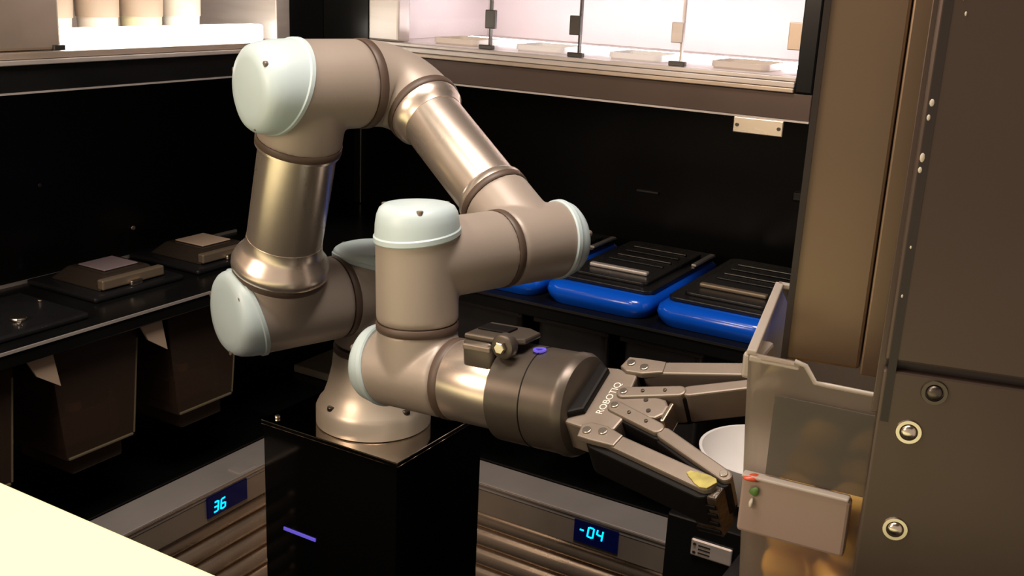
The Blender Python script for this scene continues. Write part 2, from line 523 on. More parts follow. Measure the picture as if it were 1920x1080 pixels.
# bins below the back shelf
for x0, x1, lab in ((-0.875, -0.735, 'black bin under the back shelf behind the robot arm'), (-0.708, -0.595, 'black bin with a thin grey rim under the back shelf, above the gripper'), (-0.570, -0.455, 'black bin under the back shelf beside the gripper fingers')):
    t = thing('shelf_bin', ((x0 + x1) / 2, 1.37, 0.93), lab, 'food bin', 'black bins under the back shelf')
    obj('body', prism(rounded(x0, x1, 1.29, 1.47, 0.012), 0.93, ZS - 0.034), 'black_matt', t)
    obj('rim', box(x0 - 0.004, x1 + 0.004, 1.285, 1.474, ZS - 0.034, ZS - 0.0225, 0.002), 'black_matt', t)
    obj('edge_strip', box(x0 + 0.02, x1, 1.2835, 1.285, ZS - 0.029, ZS - 0.026), 'steel_dark', t)

# ------------------------------------------------------------------ fridges
SEG = {'0': 'abcdef', '3': 'abcdg', '6': 'acdefg', '4': 'bcfg', '-': 'g'}


def digits(s, mx, h, w, gap, parent):
    """seven-segment characters on the local x(right) / y(up) plane, raised on z"""
    x = 0
    for ch in s:
        b = bmesh.new()
        th = h * 0.13
        sk = 0.12
        S = {'a': (th, w - th, h - th, h), 'd': (th, w - th, 0, th), 'g': (th, w - th, h / 2 - th / 2, h / 2 + th / 2),
             'f': (0, th, h / 2, h - th / 2), 'e': (0, th, th / 2, h / 2), 'b': (w - th, w, h / 2, h - th / 2), 'c': (w - th, w, th / 2, h / 2)}
        for k in SEG[ch]:
            a, c, d, e = S[k]
            box(x + a, x + c, d, e, 0.0, 0.0006, 0, 1, I4, b)
        for v in b.verts:
            v.co.x += sk * v.co.y
        bmesh.ops.transform(b, matrix=mx, verts=b.verts[:])
        obj('digit', b, 'digit', parent, label='glowing blue digit')
        x += w + gap


def louvre(p0, p1, out, r):
    """half-round bar from p0 to p1 bulging towards out"""
    p0, p1, out = V(p0), V(p1), V(out)
    b = bmesh.new()
    up = V((0, 0, 1))
    n = 9
    A = [b.verts.new(p0 + out * r * 0.8 * math.sin(math.pi * k / n) + up * r * math.cos(math.pi * k / n)) for k in range(n + 1)]
    B = [b.verts.new(p1 + out * r * 0.8 * math.sin(math.pi * k / n) + up * r * math.cos(math.pi * k / n)) for k in range(n + 1)]
    for k in range(n):
        b.faces.new((A[k], A[k + 1], B[k + 1], B[k]))
    b.faces.new(A)
    b.faces.new(B[::-1])
    b.faces.new((A[0], B[0], B[n], A[n]))
    return b


def fridge(kind):
    if kind == 'back':
        t = thing('counter_fridge', (-0.78, 1.45, 0.0), 'stainless under-counter fridge with a blue minus four display under the blue pans', 'fridge', 'under-counter fridges')
        a0, a1 = -1.085, -0.468
        fr = frame((a0, YB, 0), (1, 0, 0), (0, 1, 0), (0, 0, 1))
        deep = YW - YB - 0.003
        L = a1 - a0
        d0, d1 = -0.616 - a0, -0.544 - a0
        txt = '-04'
    else:
        t = thing('counter_fridge', (-1.2, 0.8, 0.0), 'stainless under-counter fridge with a blue two-digit display below the smoked bins', 'fridge', 'under-counter fridges')
        a0, a1 = 0.35, 1.262
        fr = frame((XL, a0, 0), (0, 1, 0), (-1, 0, 0), (0, 0, 1))
        deep = XL - XW - 0.003
        L = a1 - a0
        d0, d1 = 1.003 - a0, 1.085 - a0
        txt = '36'
    obj('cabinet_body', box(0, L, 0.02, deep, 0.0, ZC - 0.012, 0, 1, fr), 'black_matt', t)
    obj('worktop_strip', box(0, L, 0.0, 0.068, ZC - 0.012, ZC, 0.0015, 2, fr), 'steel', t)
    obj('worktop_back', box(0, L, 0.069, deep, ZC - 0.012, ZC + 0.004, 0.001, 2, fr), 'mirror_black', t, label='glossy black rear worktop')
    obj('front_band', box(0, L, 0.001, 0.019, ZC - 0.050, ZC - 0.0125, 0, 1, fr), 'steel_warm', t)
    obj('front_edge', box(0, L, -0.002, 0.001, ZC - 0.0045, ZC - 0.0005, 0.0008, 2, fr), 'alu', t)
    dp = obj('display', box(d0, d1, -0.002, 0.001, ZC - 0.043, ZC - 0.008, 0.001, 2, fr), 'display', t, label='black display with blue digits')
    flip = fr.col[0].xyz
    if kind == 'back':
        mx = frame(fr @ V((d0 + 0.007, -0.0022, ZC - 0.031)), (1, 0, 0), (0, 0, 1), (0, -1, 0))
    else:
        mx = frame(fr @ V((d0 + 0.010, -0.0022, ZC - 0.037)), (0, 1, 0), (0, 0, 1), (1, 0, 0))
    digits(txt, mx, 0.018, 0.011, 0.0035, dp)
    k = 0
    z = ZC - 0.068
    while z > 0.30:
        b = louvre(fr @ V((0, 0.019, z)), fr @ V((L, 0.019, z)), -fr.col[1].xyz, 0.0165)
        obj('louvre', b, 'bar', t, True, 60)
        z -= 0.034
    if kind == 'left':
        obj('corner_plate', box(L - 0.185, L - 0.150, 0.006, 0.030, ZC, ZC + 0.0015, 0, 1, fr), 'steel', t)
    else:
        obj('side_panel', box(L, L + 0.004, 0.0, deep, 0.0, ZC, 0, 1, fr), 'steel', t)


fridge('back')
fridge('left')

# black cabinet right of the fridge
o = obj('base_cabinet', box(-0.460, 0.6, YB + 0.002, YW - 0.003, 0.0, 0.845, 0.002), 'black')
tag(o, 'low black cabinet against the back wall beside the minus four fridge', 'cabinet')

# black stand with a label plate, carrying the bowl
t = thing('equipment_stand', (-0.18, 1.03, 0.0), 'black stand with a small printed metal plate behind the gripper', 'stand')
SY = 0.905
obj('body', box(-0.338, -0.02, SY, 1.15, 0.0, 1.045, 0.002), 'black', t)
pl = obj('label_plate', box(-0.310, -0.268, SY - 0.003, SY, 1.009, 1.027, 0.0015), 'steel', t, label='small metal plate with dark print')
for k in range(3):
    obj('print_line', box(-0.302, -0.290, SY - 0.0036, SY - 0.003, 1.013 + k * 0.004, 1.0145 + k * 0.004), 'black_matt', pl)
for z in (1.0135, 1.0225):
    obj('plate_screw', cyl((-0.306, SY - 0.003, z), (-0.306, SY - 0.0045, z), 0.0014, 0, 12), 'screw_dark', pl)
t = thing('bowl', (-0.272, 0.985, 1.0455), 'white round bowl on the black stand behind the gripper fingers', 'bowl')
obj('shell', lathe([(0, 0.0), (0.030, 0.0), (0.048, 0.010), (0.061, 0.034), (0.065, 0.054), (0.062, 0.054), (0.057, 0.034), (0.045, 0.014), (0.028, 0.005), (0, 0.005)], (-0.272, 0.985, 1.0455), (0, 0, 1), 48), 'white', t, True, 60)

o = obj('corner_cabinet', box(XW + 0.003, XL + 0.003, YB - 0.006, YW - 0.003, 0.0, ZC + 0.004, 0.002), 'black')
tag(o, 'black base cabinet in the corner between the two steel fridges', 'cabinet')
# cream board in the corner on the rear worktop
o = obj('cutting_board', box(-1.315, -1.18, 1.44, 1.62, ZC + 0.0045, ZC + 0.0195, 0.003), 'cream2')
tag(o, 'cream coloured board lying in the corner behind the robot base', 'board')

# ------------------------------------------------------------------ upper left cabinet
t = thing('wall_cabinet', (-1.2, 0.7, 1.395), 'open steel wall cabinet with a white light bar, above the left shelf', 'cabinet')
obj('fascia', box(XL - 0.012, XL, 0.35, YB, 1.396, 1.426, 0.001), 'black', t)
obj('fascia_edge', box(XL - 0.004, XL + 0.002, 0.35, YB - 0.002, 1.3945, 1.3965), 'steel', t)
obj('bottom_panel', box(XW + 0.002, XL - 0.013, 0.35, YW - 0.003, 1.398, 1.414), 'black', t)
obj('sill', box(XL - 0.004, XL + 0.006, 0.35, 1.198, 1.4265, 1.432, 0.001), 'steel', t)
obj('sill', box(XL - 0.010, XL + 0.002, 0.35, 1.198, 1.4325, 1.440, 0.001), 'steel_warm', t)
obj('floor_panel', box(XW + 0.002, XL - 0.006, 0.35, 1.198, 1.4345, 1.4405), 'steel', t)
obj('steel_cover', box(XL - 0.07, XL - 0.002, 0.35, 0.815, 1.4415, 1.70, 0.003), 'steel_warm', t)
obj('cover_foot', box(XL - 0.01, XL + 0.002, 0.803, 0.818, 1.441, 1.447, 0.001), 'steel_dark', t)
obj('light_bar', box(XL - 0.028, XL - 0.004, 0.820, 1.148, 1.4415, 1.464, 0.003), 'led', t, label='glowing white light bar')
obj('end_panel', box(XW + 0.003, XL, 1.170, 1.198, 1.441, 1.72, 0.002), 'steel', t)
obj('back_panel', box(XW + 0.002, XW + 0.008, 0.35, 1.169, 1.441, 1.72), 'steel', t)
obj('top_panel', box(XW + 0.002, XL, 0.35, 1.198, 1.721, 1.735), 'black', t)
obj('corner_panel', box(XL - 0.012, XL, 1.199, YB, 1.4265, 1.735), 'black', t)

tubs = [(0.870, 0.032, 'tub', 'beige tub in the lit wall cabinet, next to the steel cover'), (0.945, 0.028, 'tub', 'beige tub in the lit wall cabinet, second from the steel cover'),
        (1.015, 0.030, 'tub2', 'yellowish tub in the lit wall cabinet'), (1.085, 0.028, 'white', 'white tub in the lit wall cabinet')]
for y, r, m, lab in tubs:
    tt = thing('food_tub', (-1.19, y, 1.4415), lab, 'tub', 'tubs in the lit wall cabinet')
    obj('body', lathe([(0, 0), (r * 0.86, 0), (r, 0.085), (r * 1.06, 0.088), (r * 1.06, 0.098), (0, 0.098)], (-1.19, y, 1.4415), (0, 0, 1), 36), m, tt, True)
    obj('band', lathe([(r * 0.93, 0.030), (r * 0.96, 0.030), (r * 0.985, 0.052), (r * 0.95, 0.052), (r * 0.93, 0.030)], (-1.19, y, 1.4415), (0, 0, 1), 36), 'tag' if m != 'white' else 'tub', tt, True)

# ------------------------------------------------------------------ upper back glass case
t = thing('display_case', (-0.65, 1.45, 1.395), 'brightly lit glass display case with steel sill on the back wall', 'display case')
obj('fascia', box(XL + 0.002, -0.345, YB, YB + 0.012, 1.396, 1.427, 0.001), 'bronze', t)
obj('fascia_edge', box(XL + 0.003, -0.345, YB - 0.002, YB + 0.004, 1.3935, 1.3958), 'steel', t)
obj('bottom_panel', box(XL - 0.01, -0.30, YB + 0.013, YW - 0.003, 1.4145, 1.426), 'black', t)
obj('sill', box(-1.004, -0.367, YB - 0.004, YB + 0.006, 1.4275, 1.433, 0.001), 'steel_warm', t)
obj('sill', box(-1.004, -0.367, YB - 0.002, YB + 0.010, 1.4335, 1.440, 0.001), 'steel', t)
obj('sill', box(-1.004, -0.367, YB + 0.002, YB + 0.020, 1.4405, 1.4455, 0.001), 'steel', t)
obj('floor_panel', box(-1.004, -0.367, YB + 0.021, YW - 0.003, 1.4265, 1.4445), 'case_white', t)
obj('back_panel', box(-1.004, -0.367, YW - 0.05, YW - 0.04, 1.445, 1.80), 'case_white', t)
obj('top_panel', box(-1.004, -0.345, YB, YW - 0.003, 1.801, 1.815), 'black', t)
obj('corner_panel', box(XL + 0.001, -1.005, YB, YB + 0.012, 1.4275, 1.815), 'black', t)
obj('jamb', box(-1.0045, -0.950, YB + 0.0, YB + 0.03, 1.446, 1.80, 0.003), 'steel', t)
obj('side_post', box(-0.3665, -0.345, YB - 0.002, YB + 0.03, 1.4275, 1.80, 0.002), 'black', t)
obj('side_panel', box(-0.366, -0.356, YB + 0.031, YW - 0.003, 1.4275, 1.80), 'case_white', t)
obj('side_panel', box(-1.0045, -0.999, YB + 0.031, YW - 0.051, 1.445, 1.80), 'case_white', t)
obj('light_strip', box(-0.93, -0.385, 1.415, 1.435, 1.4445, 1.452, 0.001), 'led_case', t, label='glowing white light strip')
xs = [-0.949, -0.808, -0.668, -0.523, -0.3675]
for i in range(4):
    p = obj('glass_pane', box(xs[i] + 0.0015, xs[i + 1] - 0.0015, YB + 0.022, YB + 0.026, 1.4457, 1.80), 'glass', t)
for i in range(1, 4):
    x = xs[i]
    obj('pane_seal', box(x - 0.0013, x + 0.0013, YB + 0.021, YB + 0.027, 1.4457, 1.80), 'steel_dark' if i < 3 else 'steel', t)
    cl = obj('pane_clip', box(x - 0.012 if i != 1 else x - 0.004, x + 0.004 if i != 1 else x + 0.012, YB + 0.014, YB + 0.0205, 1.474, 1.499, 0.001), ('steel_dark', 'steel_dark', 'steel')[i - 1], t)
    obj('pane_foot', box(x - 0.012, x + 0.010, YB + 0.012, YB + 0.0205, 1.4457, 1.4515, 0.001), 'steel_dark', t)
obj('pane_clip', box(-0.386, -0.368, YB + 0.014, YB + 0.0205, 1.476, 1.508, 0.001), 'steel_warm', t)

for i, (x, m) in enumerate(((-0.885, 'tub'), (-0.745, 'white'), (-0.600, 'white'), (-0.455, 'tub'))):
    lab = ['beige shallow tray in the display case, next to the steel jamb', 'white shallow tray in the display case between the first two clips', 'white shallow tray in the display case between the last two clips', 'beige shallow tray in the display case, next to the black post'][i]
    tt = thing('shallow_tray', (x, 1.35, 1.4445), lab, 'tray', 'trays in the display case')
    obj('base', prism(rounded(x - 0.036, x + 0.036, 1.318, 1.390, 0.01), 1.4447, 1.447), m, tt)
    b = bmesh.new()
    o_ = rounded(x - 0.038, x + 0.038, 1.316, 1.392, 0.011)
    i_ = rounded(x - 0.034, x + 0.034, 1.320, 1.388, 0.008)
    ring = [[b.verts.new((p[0], p[1], z)) for p in q] for q, z in ((o_, 1.447), (o_, 1.454), (i_, 1.454), (i_, 1.447))]
    for p, q in zip(ring, ring[1:] + ring[:1]):
        for k in range(len(p)):
            b.faces.new((p[k], p[(k + 1) % len(p)], q[(k + 1) % len(p)], q[k]))
    obj('rim', b, m, tt)

t = thing('mounting_plate', (-0.405, YB, 1.380), 'small steel plate with two screws below the display case', 'plate')
p = obj('plate', box(-0.436, -0.374, YB - 0.0045, YB - 0.0022, 1.3745, 1.3935, 0.001), 'alu', t)
obj('screw', cyl((-0.431, YB - 0.0045, 1.384), (-0.431, YB - 0.006, 1.384), 0.0022, 0, 12), 'screw_dark', p)
obj('screw', cyl((-0.379, YB - 0.0045, 1.384), (-0.379, YB - 0.006, 1.384), 0.0022, 0, 12), 'screw_dark', p)

# ================================================================== PEDESTAL
ZP = 1.0815
t = thing('robot_pedestal', (-0.6635, 0.8545, 0.0), 'tall glossy black box under the robot arm with a violet light', 'pedestal')
obj('cabinet', box(-0.752, -0.575, 0.776, 0.933, 0.0, ZP - 0.005, 0.001), 'mirror_black', t)
obj('top_plate', box(-0.754, -0.573, 0.774, 0.935, ZP - 0.005, ZP, 0.0008), 'mirror_top', t, label='mirror-like top plate')
obj('indicator', box(-0.725, -0.680, 0.7745, 0.776, 0.9585, 0.9625, 0.0006), 'purple', t, label='violet lit strip')
for x, y in ((-0.742, 0.787), (-0.742, 0.922), (-0.585, 0.922)):
    obj('screw', cyl((x, y, ZP), (x, y, ZP + 0.003), 0.003, 0.0008, 14), 'screw', t)

# ================================================================== ROBOT ARM
Zo = V((0, 0, 1.55))
B = V((-0.6577, 0.845, ZP))
S0 = V((-0.6577, 0.845, 1.227))
S1 = V((-0.6963, 0.7375, 1.227))
E1 = V((-0.6312, 0.7141, 1.448))
E2 = V((-0.5978, 0.8072, 1.448))
W1 = V((-0.4181, 0.7428, 1.3367))
W2 = V((-0.4559, 0.6375, 1.3367))
T = V((-0.3658, 0.6312, 1.2562))
gy, gp_, gr = R(-2.8), R(4.3), R(25)
GW = V((math.cos(gy) * math.cos(gp_), math.sin(gy) * math.cos(gp_), math.sin(gp_)))
_o = V((0, 0, 1)).cross(GW).normalized()
_n = GW.cross(_o)
GO = _o * math.cos(gr) + _n * math.sin(gr)
GN = _n * math.cos(gr) - _o * math.sin(gr)
W3 = T - GW * 0.0866
U = V((-0.3378, -0.9412, 0)).normalized()
D = (E1 - S1).normalized()
F = (W1 - E2).normalized()
VV = (W3 - W2).normalized()

arm = thing('robot', B, 'six-joint robot arm with taupe joints, pale blue caps and silver tubes', 'robot')


def module(name, c, ax, a0, a1, r, nk, nl, nr):
    b = cyl(c + ax * a0, c + ax * a1, r, 0.004, 48)
    cyl(c, c + nk * nl, nr, 0.001, 48, b)
    o = obj(name, b, 'joint', arm, True, 180)
    rm = o.modifiers.new('blend', 'REMESH')
    rm.mode = 'VOXEL'
    rm.voxel_size = 0.0016
    rm.use_smooth_shade = True
    sm = o.modifiers.new('soft', 'SMOOTH')
    sm.factor = 0.5
    sm.iterations = 7
    return o


def seal(c, ax, h, r, wd=0.0055):
    wd *= 1.3
    r += 0.0003
    return obj('seal_ring', lathe([(r * 0.7, h - wd / 2), (r - 0.0008, h - wd / 2), (r, h - wd / 2 + 0.001), (r, h + wd / 2 - 0.001), (r - 0.0008, h + wd / 2), (r * 0.7, h + wd / 2), (r * 0.7, h - wd / 2)], c, ax), 'seal', arm, True, 50)


def lid(c, ax, h, r, th=0.020, away=None, slant=0.0):
    """domed cap; ax points outwards; the rim reaches deeper on the side away from the neck"""
    r = r * 1.012
    b = lathe([(0, h), (r * 1.0, h), (r * 1.035, h + 0.001), (r * 1.035, h + 0.0045), (r * 1.005, h + 0.0055), (r * 0.990, h + th * 0.50), (r * 0.955, h + th * 0.72), (r * 0.89, h + th * 0.88), (r * 0.78, h + th * 0.97), (r * 0.60, h + th), (0, h + th + 0.0012)], c, ax)
    A = V(ax).normalized()
    if away is not None:
        aw = (V(away) - A * V(away).dot(A)).normalized()
        for v in b.verts:
            d = v.co - V(c)
            hh = d.dot(A)
            f = max(0.0, min(1.0, 1 - (hh - h - 0.006) / (th - 0.006)))
            v.co -= A * (slant * d.dot(aw) * f)
    o = obj('cap', b, 'lid', arm, True, 35, 'pale blue joint cap')
    x, y, a = perp(ax)
    for k in range(3):
        an = R(40 + 120 * k)
        d = x * math.cos(an) + y * math.sin(an)
        p = V(c) + a * (h + th * 0.90) + d * r * 0.84
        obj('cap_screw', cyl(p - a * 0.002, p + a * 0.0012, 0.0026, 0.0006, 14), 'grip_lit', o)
    return o


# base
obj('base_flange', lathe([(0, 0), (0.060, 0), (0.0612, 0.001), (0.0612, 0.018), (0.0585, 0.024), (0.054, 0.029), (0.049, 0.043), (0.0445, 0.062), (0.0425, 0.080), (0, 0.080)], B + V((0, 0, 0.0005)), (0, 0, 1), 64), 'alu_base', arm, True, 30)
for k in range(4):
    an = R(45 + 90 * k - 60)
    p = B + V((math.cos(an) * 0.0545, math.sin(an) * 0.0545, 0.0245))
    obj('base_bolt', cyl(p, p + V((0, 0, 0.005)), 0.0045, 0.001, 16), 'screw_dark', arm)
seal(B, (0, 0, 1), 0.084, 0.0425)
# base joint housing: axis up, neck towards the shoulder
module('base_joint', S0, V((0, 0, 1)), -0.057, 0.038, 0.042, U, 0.040, 0.040)
lid(S0, V((0, 0, 1)), 0.026, 0.042, 0.022, -U, 0.28)
seal(S0, U, 0.043, 0.0415)
# shoulder joint
module('shoulder_joint', S1, U, -0.068, 0.040, 0.042, D, 0.040, 0.043)
lid(S1, U, 0.026, 0.042, 0.026, -D, 0.28)
seal(S1, D, 0.043, 0.0445, 0.006)
obj('upper_arm_collar', lathe([(0.0, 0.046), (0.0455, 0.046), (0.0465, 0.047), (0.0465, 0.052), (0.0440, 0.058), (0.0385, 0.065), (0.0362, 0.070), (0.0355, 0.078), (0, 0.078)], S1, D), 'alu', arm, True, 45, 'polished silver collar')
L1 = (E1 - S1).length
obj('upper_arm_tube', cyl(S1 + D * 0.076, S1 + D * (L1 - 0.056), 0.0352, 0, 64), 'alu', arm, True, 45, 'silver upper arm tube')
seal(E1, -D, 0.0545, 0.0385)
obj('upper_arm_collar', lathe([(0, 0.057), (0.0385, 0.057), (0.0385, 0.0595), (0.0352, 0.061), (0, 0.061)], E1, -D), 'alu', arm, True, 45)
# elbow
module('elbow_joint', E1, U, -0.0520, 0.032, 0.0395, -D, 0.052, 0.0380)
lid(E1, U, 0.020, 0.0395, 0.036, D, 0.32)
LE = (E1 - E2).length
seal(E1, -U, 0.0550, 0.0398, 0.0065)
# elbow bend into the forearm
p0 = E1 - U * 0.0580
p2 = E2 + F * 0.037
c_ = E2 + U * 0.006 + F * 0.002
pts = []
rad = []
for k in range(25):
    q = k / 24
    pts.append(p0 * (1 - q) ** 2 + c_ * 2 * q * (1 - q) + p2 * q * q)
    rad.append(0.0393 - 0.0055 * q)
obj('elbow_bend', sweep(pts, rad), 'joint', arm, True, 60)
seal(E2, F, 0.0400, 0.0350, 0.006)
L2 = (W1 - E2).length
obj('forearm_collar', lathe([(0, 0.0440), (0.0335, 0.0440), (0.0340, 0.0445), (0.0338, 0.050), (0.0310, 0.054), (0.0290, 0.059), (0, 0.059)], E2, F), 'alu', arm, True, 45, 'polished silver collar')
obj('forearm_tube', cyl(E2 + F * 0.058, W1 - F * 0.062, 0.0285, 0, 64), 'alu', arm, True, 45, 'silver forearm tube')
obj('forearm_collar', lathe([(0, 0.058), (0.0315, 0.058), (0.0315, 0.062), (0.0290, 0.066), (0, 0.066)], W1, -F), 'alu', arm, True, 45)
seal(W1, -F, 0.0555, 0.0315, 0.005)
# wrist 1
module('wrist_joint', W1, U, -0.035, 0.030, 0.0318, -F, 0.053, 0.0308)
lid(W1, -U, 0.028, 0.0318, 0.016, F, 0.15)
seal(W1, U, 0.0325, 0.0316, 0.005)
# wrist 2
module('wrist_joint', W2, VV, -0.026, 0.047, 0.0316, -U, (W1 - W2).length - 0.035, 0.0312)
lid(W2, -VV, 0.019, 0.0316, 0.026, U, 0.12)
seal(W2, VV, 0.0495, 0.0316, 0.005)
# wrist 3
module('wrist_joint', W3, GW, -0.036, 0.0345, 0.0312, -VV, (W3 - W2).length - 0.052, 0.0312)
lid(W3, -GW, 0.030, 0.0312, 0.019, VV, 0.15)
seal(W3, GW, 0.0375, 0.0312, 0.006)
obj('tool_flange', cyl(W3 + GW * 0.0405, T, 0.0308, 0.0008, 64), 'alu', arm, True, 45, 'shiny silver tool flange')

# ================================================================== GRIPPER
GF = frame(T, GW, GO, GN)
g = thing('robot_gripper', T, 'black two-finger gripper with white lettering on the robot wrist', 'gripper')
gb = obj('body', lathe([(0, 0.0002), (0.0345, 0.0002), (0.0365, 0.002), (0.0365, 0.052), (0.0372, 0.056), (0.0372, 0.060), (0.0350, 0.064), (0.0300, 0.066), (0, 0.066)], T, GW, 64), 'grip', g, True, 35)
obj('body_seam', lathe([(0.0360, 0.030), (0.0368, 0.030), (0.0368, 0.0308), (0.0360, 0.0308), (0.0360, 0.030)], T, GW, 64), 'grip_dark', gb, True)
obj('bezel', prism([(0.064, -0.026), (0.064, 0.030), (0.074, 0.024), (0.076, -0.018)], -0.012, 0.0175, GF, 0.002), 'grip_dark', g)
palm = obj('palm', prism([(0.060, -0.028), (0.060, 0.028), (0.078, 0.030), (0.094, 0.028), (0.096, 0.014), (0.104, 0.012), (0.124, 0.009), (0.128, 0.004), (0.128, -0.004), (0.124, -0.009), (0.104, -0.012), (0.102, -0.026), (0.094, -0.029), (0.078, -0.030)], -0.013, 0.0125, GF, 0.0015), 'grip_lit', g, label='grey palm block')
tx = frame(GF @ V((0.0855, 0.0, 0.0127)), GO, -GW, GN)
obj('lettering', text_bm('ROBOTIQ', 0.0072, 0.0002, tx), 'white_print', palm, label='white lettering')
obj('palm_clip', box(0.1275, 0.1305, -0.010, 0.008, -0.006, 0.012, 0.001, 2, GF), 'screw', palm, label='bright metal clip')
for s_, t_ in ((0.111, 0.005), (0.117, -0.004)):
    obj('palm_screw', cyl(GF @ V((s_, t_, 0.0125)), GF @ V((s_, t_, 0.0132)), 0.0016, 0, 12), 'screw_dark', palm)
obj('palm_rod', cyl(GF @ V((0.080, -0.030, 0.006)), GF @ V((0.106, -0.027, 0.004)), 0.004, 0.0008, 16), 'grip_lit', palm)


def bar(p, q, wp, wq, h0, h1, bev=0.0012):
    """tapered bar in the finger plane with rounded ends"""
    p, q = V((p[0], p[1])), V((q[0], q[1]))
    d = (q - p).normalized()
    nn = V((-d.y, d.x))
    out = []
    for k in range(9):
        an = math.pi / 2 + math.pi * k / 8
        out.append(p + d * math.cos(an) * wp + nn * math.sin(an) * wp)
    for k in range(9):
        an = -math.pi / 2 + math.pi * k / 8
        out.append(q + d * math.cos(an) * wq + nn * math.sin(an) * wq)
    return prism([(v.x, v.y) for v in out], h0, h1, GF, bev)


def gscrew(s, tt, h, r, parent, m='screw'):
    o = obj('pivot_screw', cyl(GF @ V((s, tt, h)), GF @ V((s, tt, h + 0.0012)), r, 0.0003, 18), m, parent)
    return o


for sg in (-1, 1):
    H = 0.0140
    # dark housing below the knuckle, then the long outer bar
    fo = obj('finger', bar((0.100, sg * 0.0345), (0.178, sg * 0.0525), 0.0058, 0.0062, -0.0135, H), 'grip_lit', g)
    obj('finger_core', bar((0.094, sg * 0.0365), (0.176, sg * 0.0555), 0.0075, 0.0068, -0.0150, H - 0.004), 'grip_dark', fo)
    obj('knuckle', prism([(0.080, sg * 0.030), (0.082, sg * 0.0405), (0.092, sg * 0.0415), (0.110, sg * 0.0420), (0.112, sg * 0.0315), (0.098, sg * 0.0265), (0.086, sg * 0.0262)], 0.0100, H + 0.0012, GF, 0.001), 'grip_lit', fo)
    gscrew(0.0865, sg * 0.0345, H + 0.0012, 0.0030, fo)
    gscrew(0.0975, sg * 0.0325, H + 0.0012, 0.0030, fo)
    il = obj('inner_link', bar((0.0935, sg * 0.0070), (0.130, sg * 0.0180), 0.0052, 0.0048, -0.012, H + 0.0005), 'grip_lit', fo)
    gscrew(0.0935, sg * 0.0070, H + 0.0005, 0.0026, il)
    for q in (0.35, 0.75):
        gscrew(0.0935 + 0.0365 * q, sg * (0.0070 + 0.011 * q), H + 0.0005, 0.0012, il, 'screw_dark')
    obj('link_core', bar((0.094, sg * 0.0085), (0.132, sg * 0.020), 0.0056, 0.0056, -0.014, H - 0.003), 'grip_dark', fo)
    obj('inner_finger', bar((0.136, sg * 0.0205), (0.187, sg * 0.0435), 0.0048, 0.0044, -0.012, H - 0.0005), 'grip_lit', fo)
    obj('inner_core', bar((0.136, sg * 0.0225), (0.186, sg * 0.0460), 0.0050, 0.0050, -0.0150, H - 0.004), 'grip_dark', fo)
    gscrew(0.186, sg * 0.0431, H - 0.0005, 0.0026, fo)
    obj('tip_link', bar((0.172, sg * 0.0500), (0.186, sg * 0.0435), 0.0050, 0.0050, -0.015, 0.006), 'grip_dark', fo)
    obj('fingertip_pad', prism([(0.168, sg * 0.0470), (0.170, sg * 0.0600), (0.187, sg * 0.0600), (0.189, sg * 0.0470)], -0.026, 0.0095, GF, 0.0015), 'smudge', fo, label='ridged dark fingertip pad')
    for k in range(4):
        obj('pad_ridge', prism([(0.170, sg * 0.0596), (0.170, sg * 0.0612), (0.186, sg * 0.0612), (0.186, sg * 0.0596)], -0.023 + k * 0.0075, -0.0195 + k * 0.0075, GF, 0.0006), 'grip_dark', fo)
    # sauce on the end of the bar
    pts = []
    for k in range(14):
        an = 2 * math.pi * k / 14
        rr_ = 1.0 + 0.18 * math.sin(3 * an + sg)
        d_ = V((0.078, sg * 0.018)).normalized()
        cx, cy = 0.1755, sg * 0.0520
        a_, b_ = 0.0100 * rr_ * math.cos(an), 0.0052 * rr_ * math.sin(an)
        pts.append((cx + d_.x * a_ - d_.y * b_, cy + d_.y * a_ + d_.x * b_))
    obj('sauce_smear', prism(pts, H, H + 0.0010, GF, 0.0004), 'residue', fo, label='yellow-green sauce smear')

# connector block on top of the tool flange
gc = frame(T, GW, (0, 0, 1), GW.cross(V((0, 0, 1))).normalized())
up_ = (V((0, 0, 1)) - GW * GW.z).normalized()
sd_ = up_.cross(GW).normalized()      # towards the far side
if sd_.y < 0:
    sd_ = -sd_
CF = frame(T, GW, sd_, up_)
cb = obj('connector', box(-0.027, -0.0005, -0.022, 0.016, 0.018, 0.0410, 0.004, 3, CF), 'grip', arm, True, 40, 'black cable connector block')
obj('connector_cover', prism([(-0.025, -0.020), (-0.025, 0.014), (0.010, 0.014), (0.022, 0.008), (0.022, -0.012), (0.010, -0.020)], 0.0410, 0.0455, CF, 0.0015), 'grip', cb)
obj('connector_slot', box(-0.022, 0.004, -0.008, 0.006, 0.0455, 0.0470, 0.0005, 2, CF), 'grip_dark', cb)
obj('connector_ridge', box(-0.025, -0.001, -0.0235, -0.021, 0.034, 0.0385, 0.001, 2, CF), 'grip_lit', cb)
kn = obj('clamp_knob', cyl(CF @ V((0.011, -0.026, 0.0415)), CF @ V((0.011, -0.017, 0.0415)), 0.0092, 0.002, 32), 'grip', cb, True, 40)
obj('knob_screw', cyl(CF @ V((0.011, -0.0263, 0.0415)), CF @ V((0.011, -0.0295, 0.0415)), 0.0048, 0.001, 6), 'screw', cb)
obj('indicator_ring', lathe([(0.0030, 0), (0.0048, 0), (0.0048, 0.0012), (0.0030, 0.0012), (0.0030, 0)], CF @ V((0.030, -0.006, 0.0368)), up_, 20), 'purple', cb)

# ================================================================== CREAM COUNTER
t = thing('serving_counter', (-0.6, 0.2, 1.16), 'bright cream serving counter in front of the kitchen station', 'counter')
obj('worktop', box(-1.08, 0.10, -0.12, 0.397, 1.172, 1.200, 0.003), 'cream', t)
obj('support', box(-1.05, 0.06, -0.10, 0.36, 0.0, 1.172), 'black_matt', t)

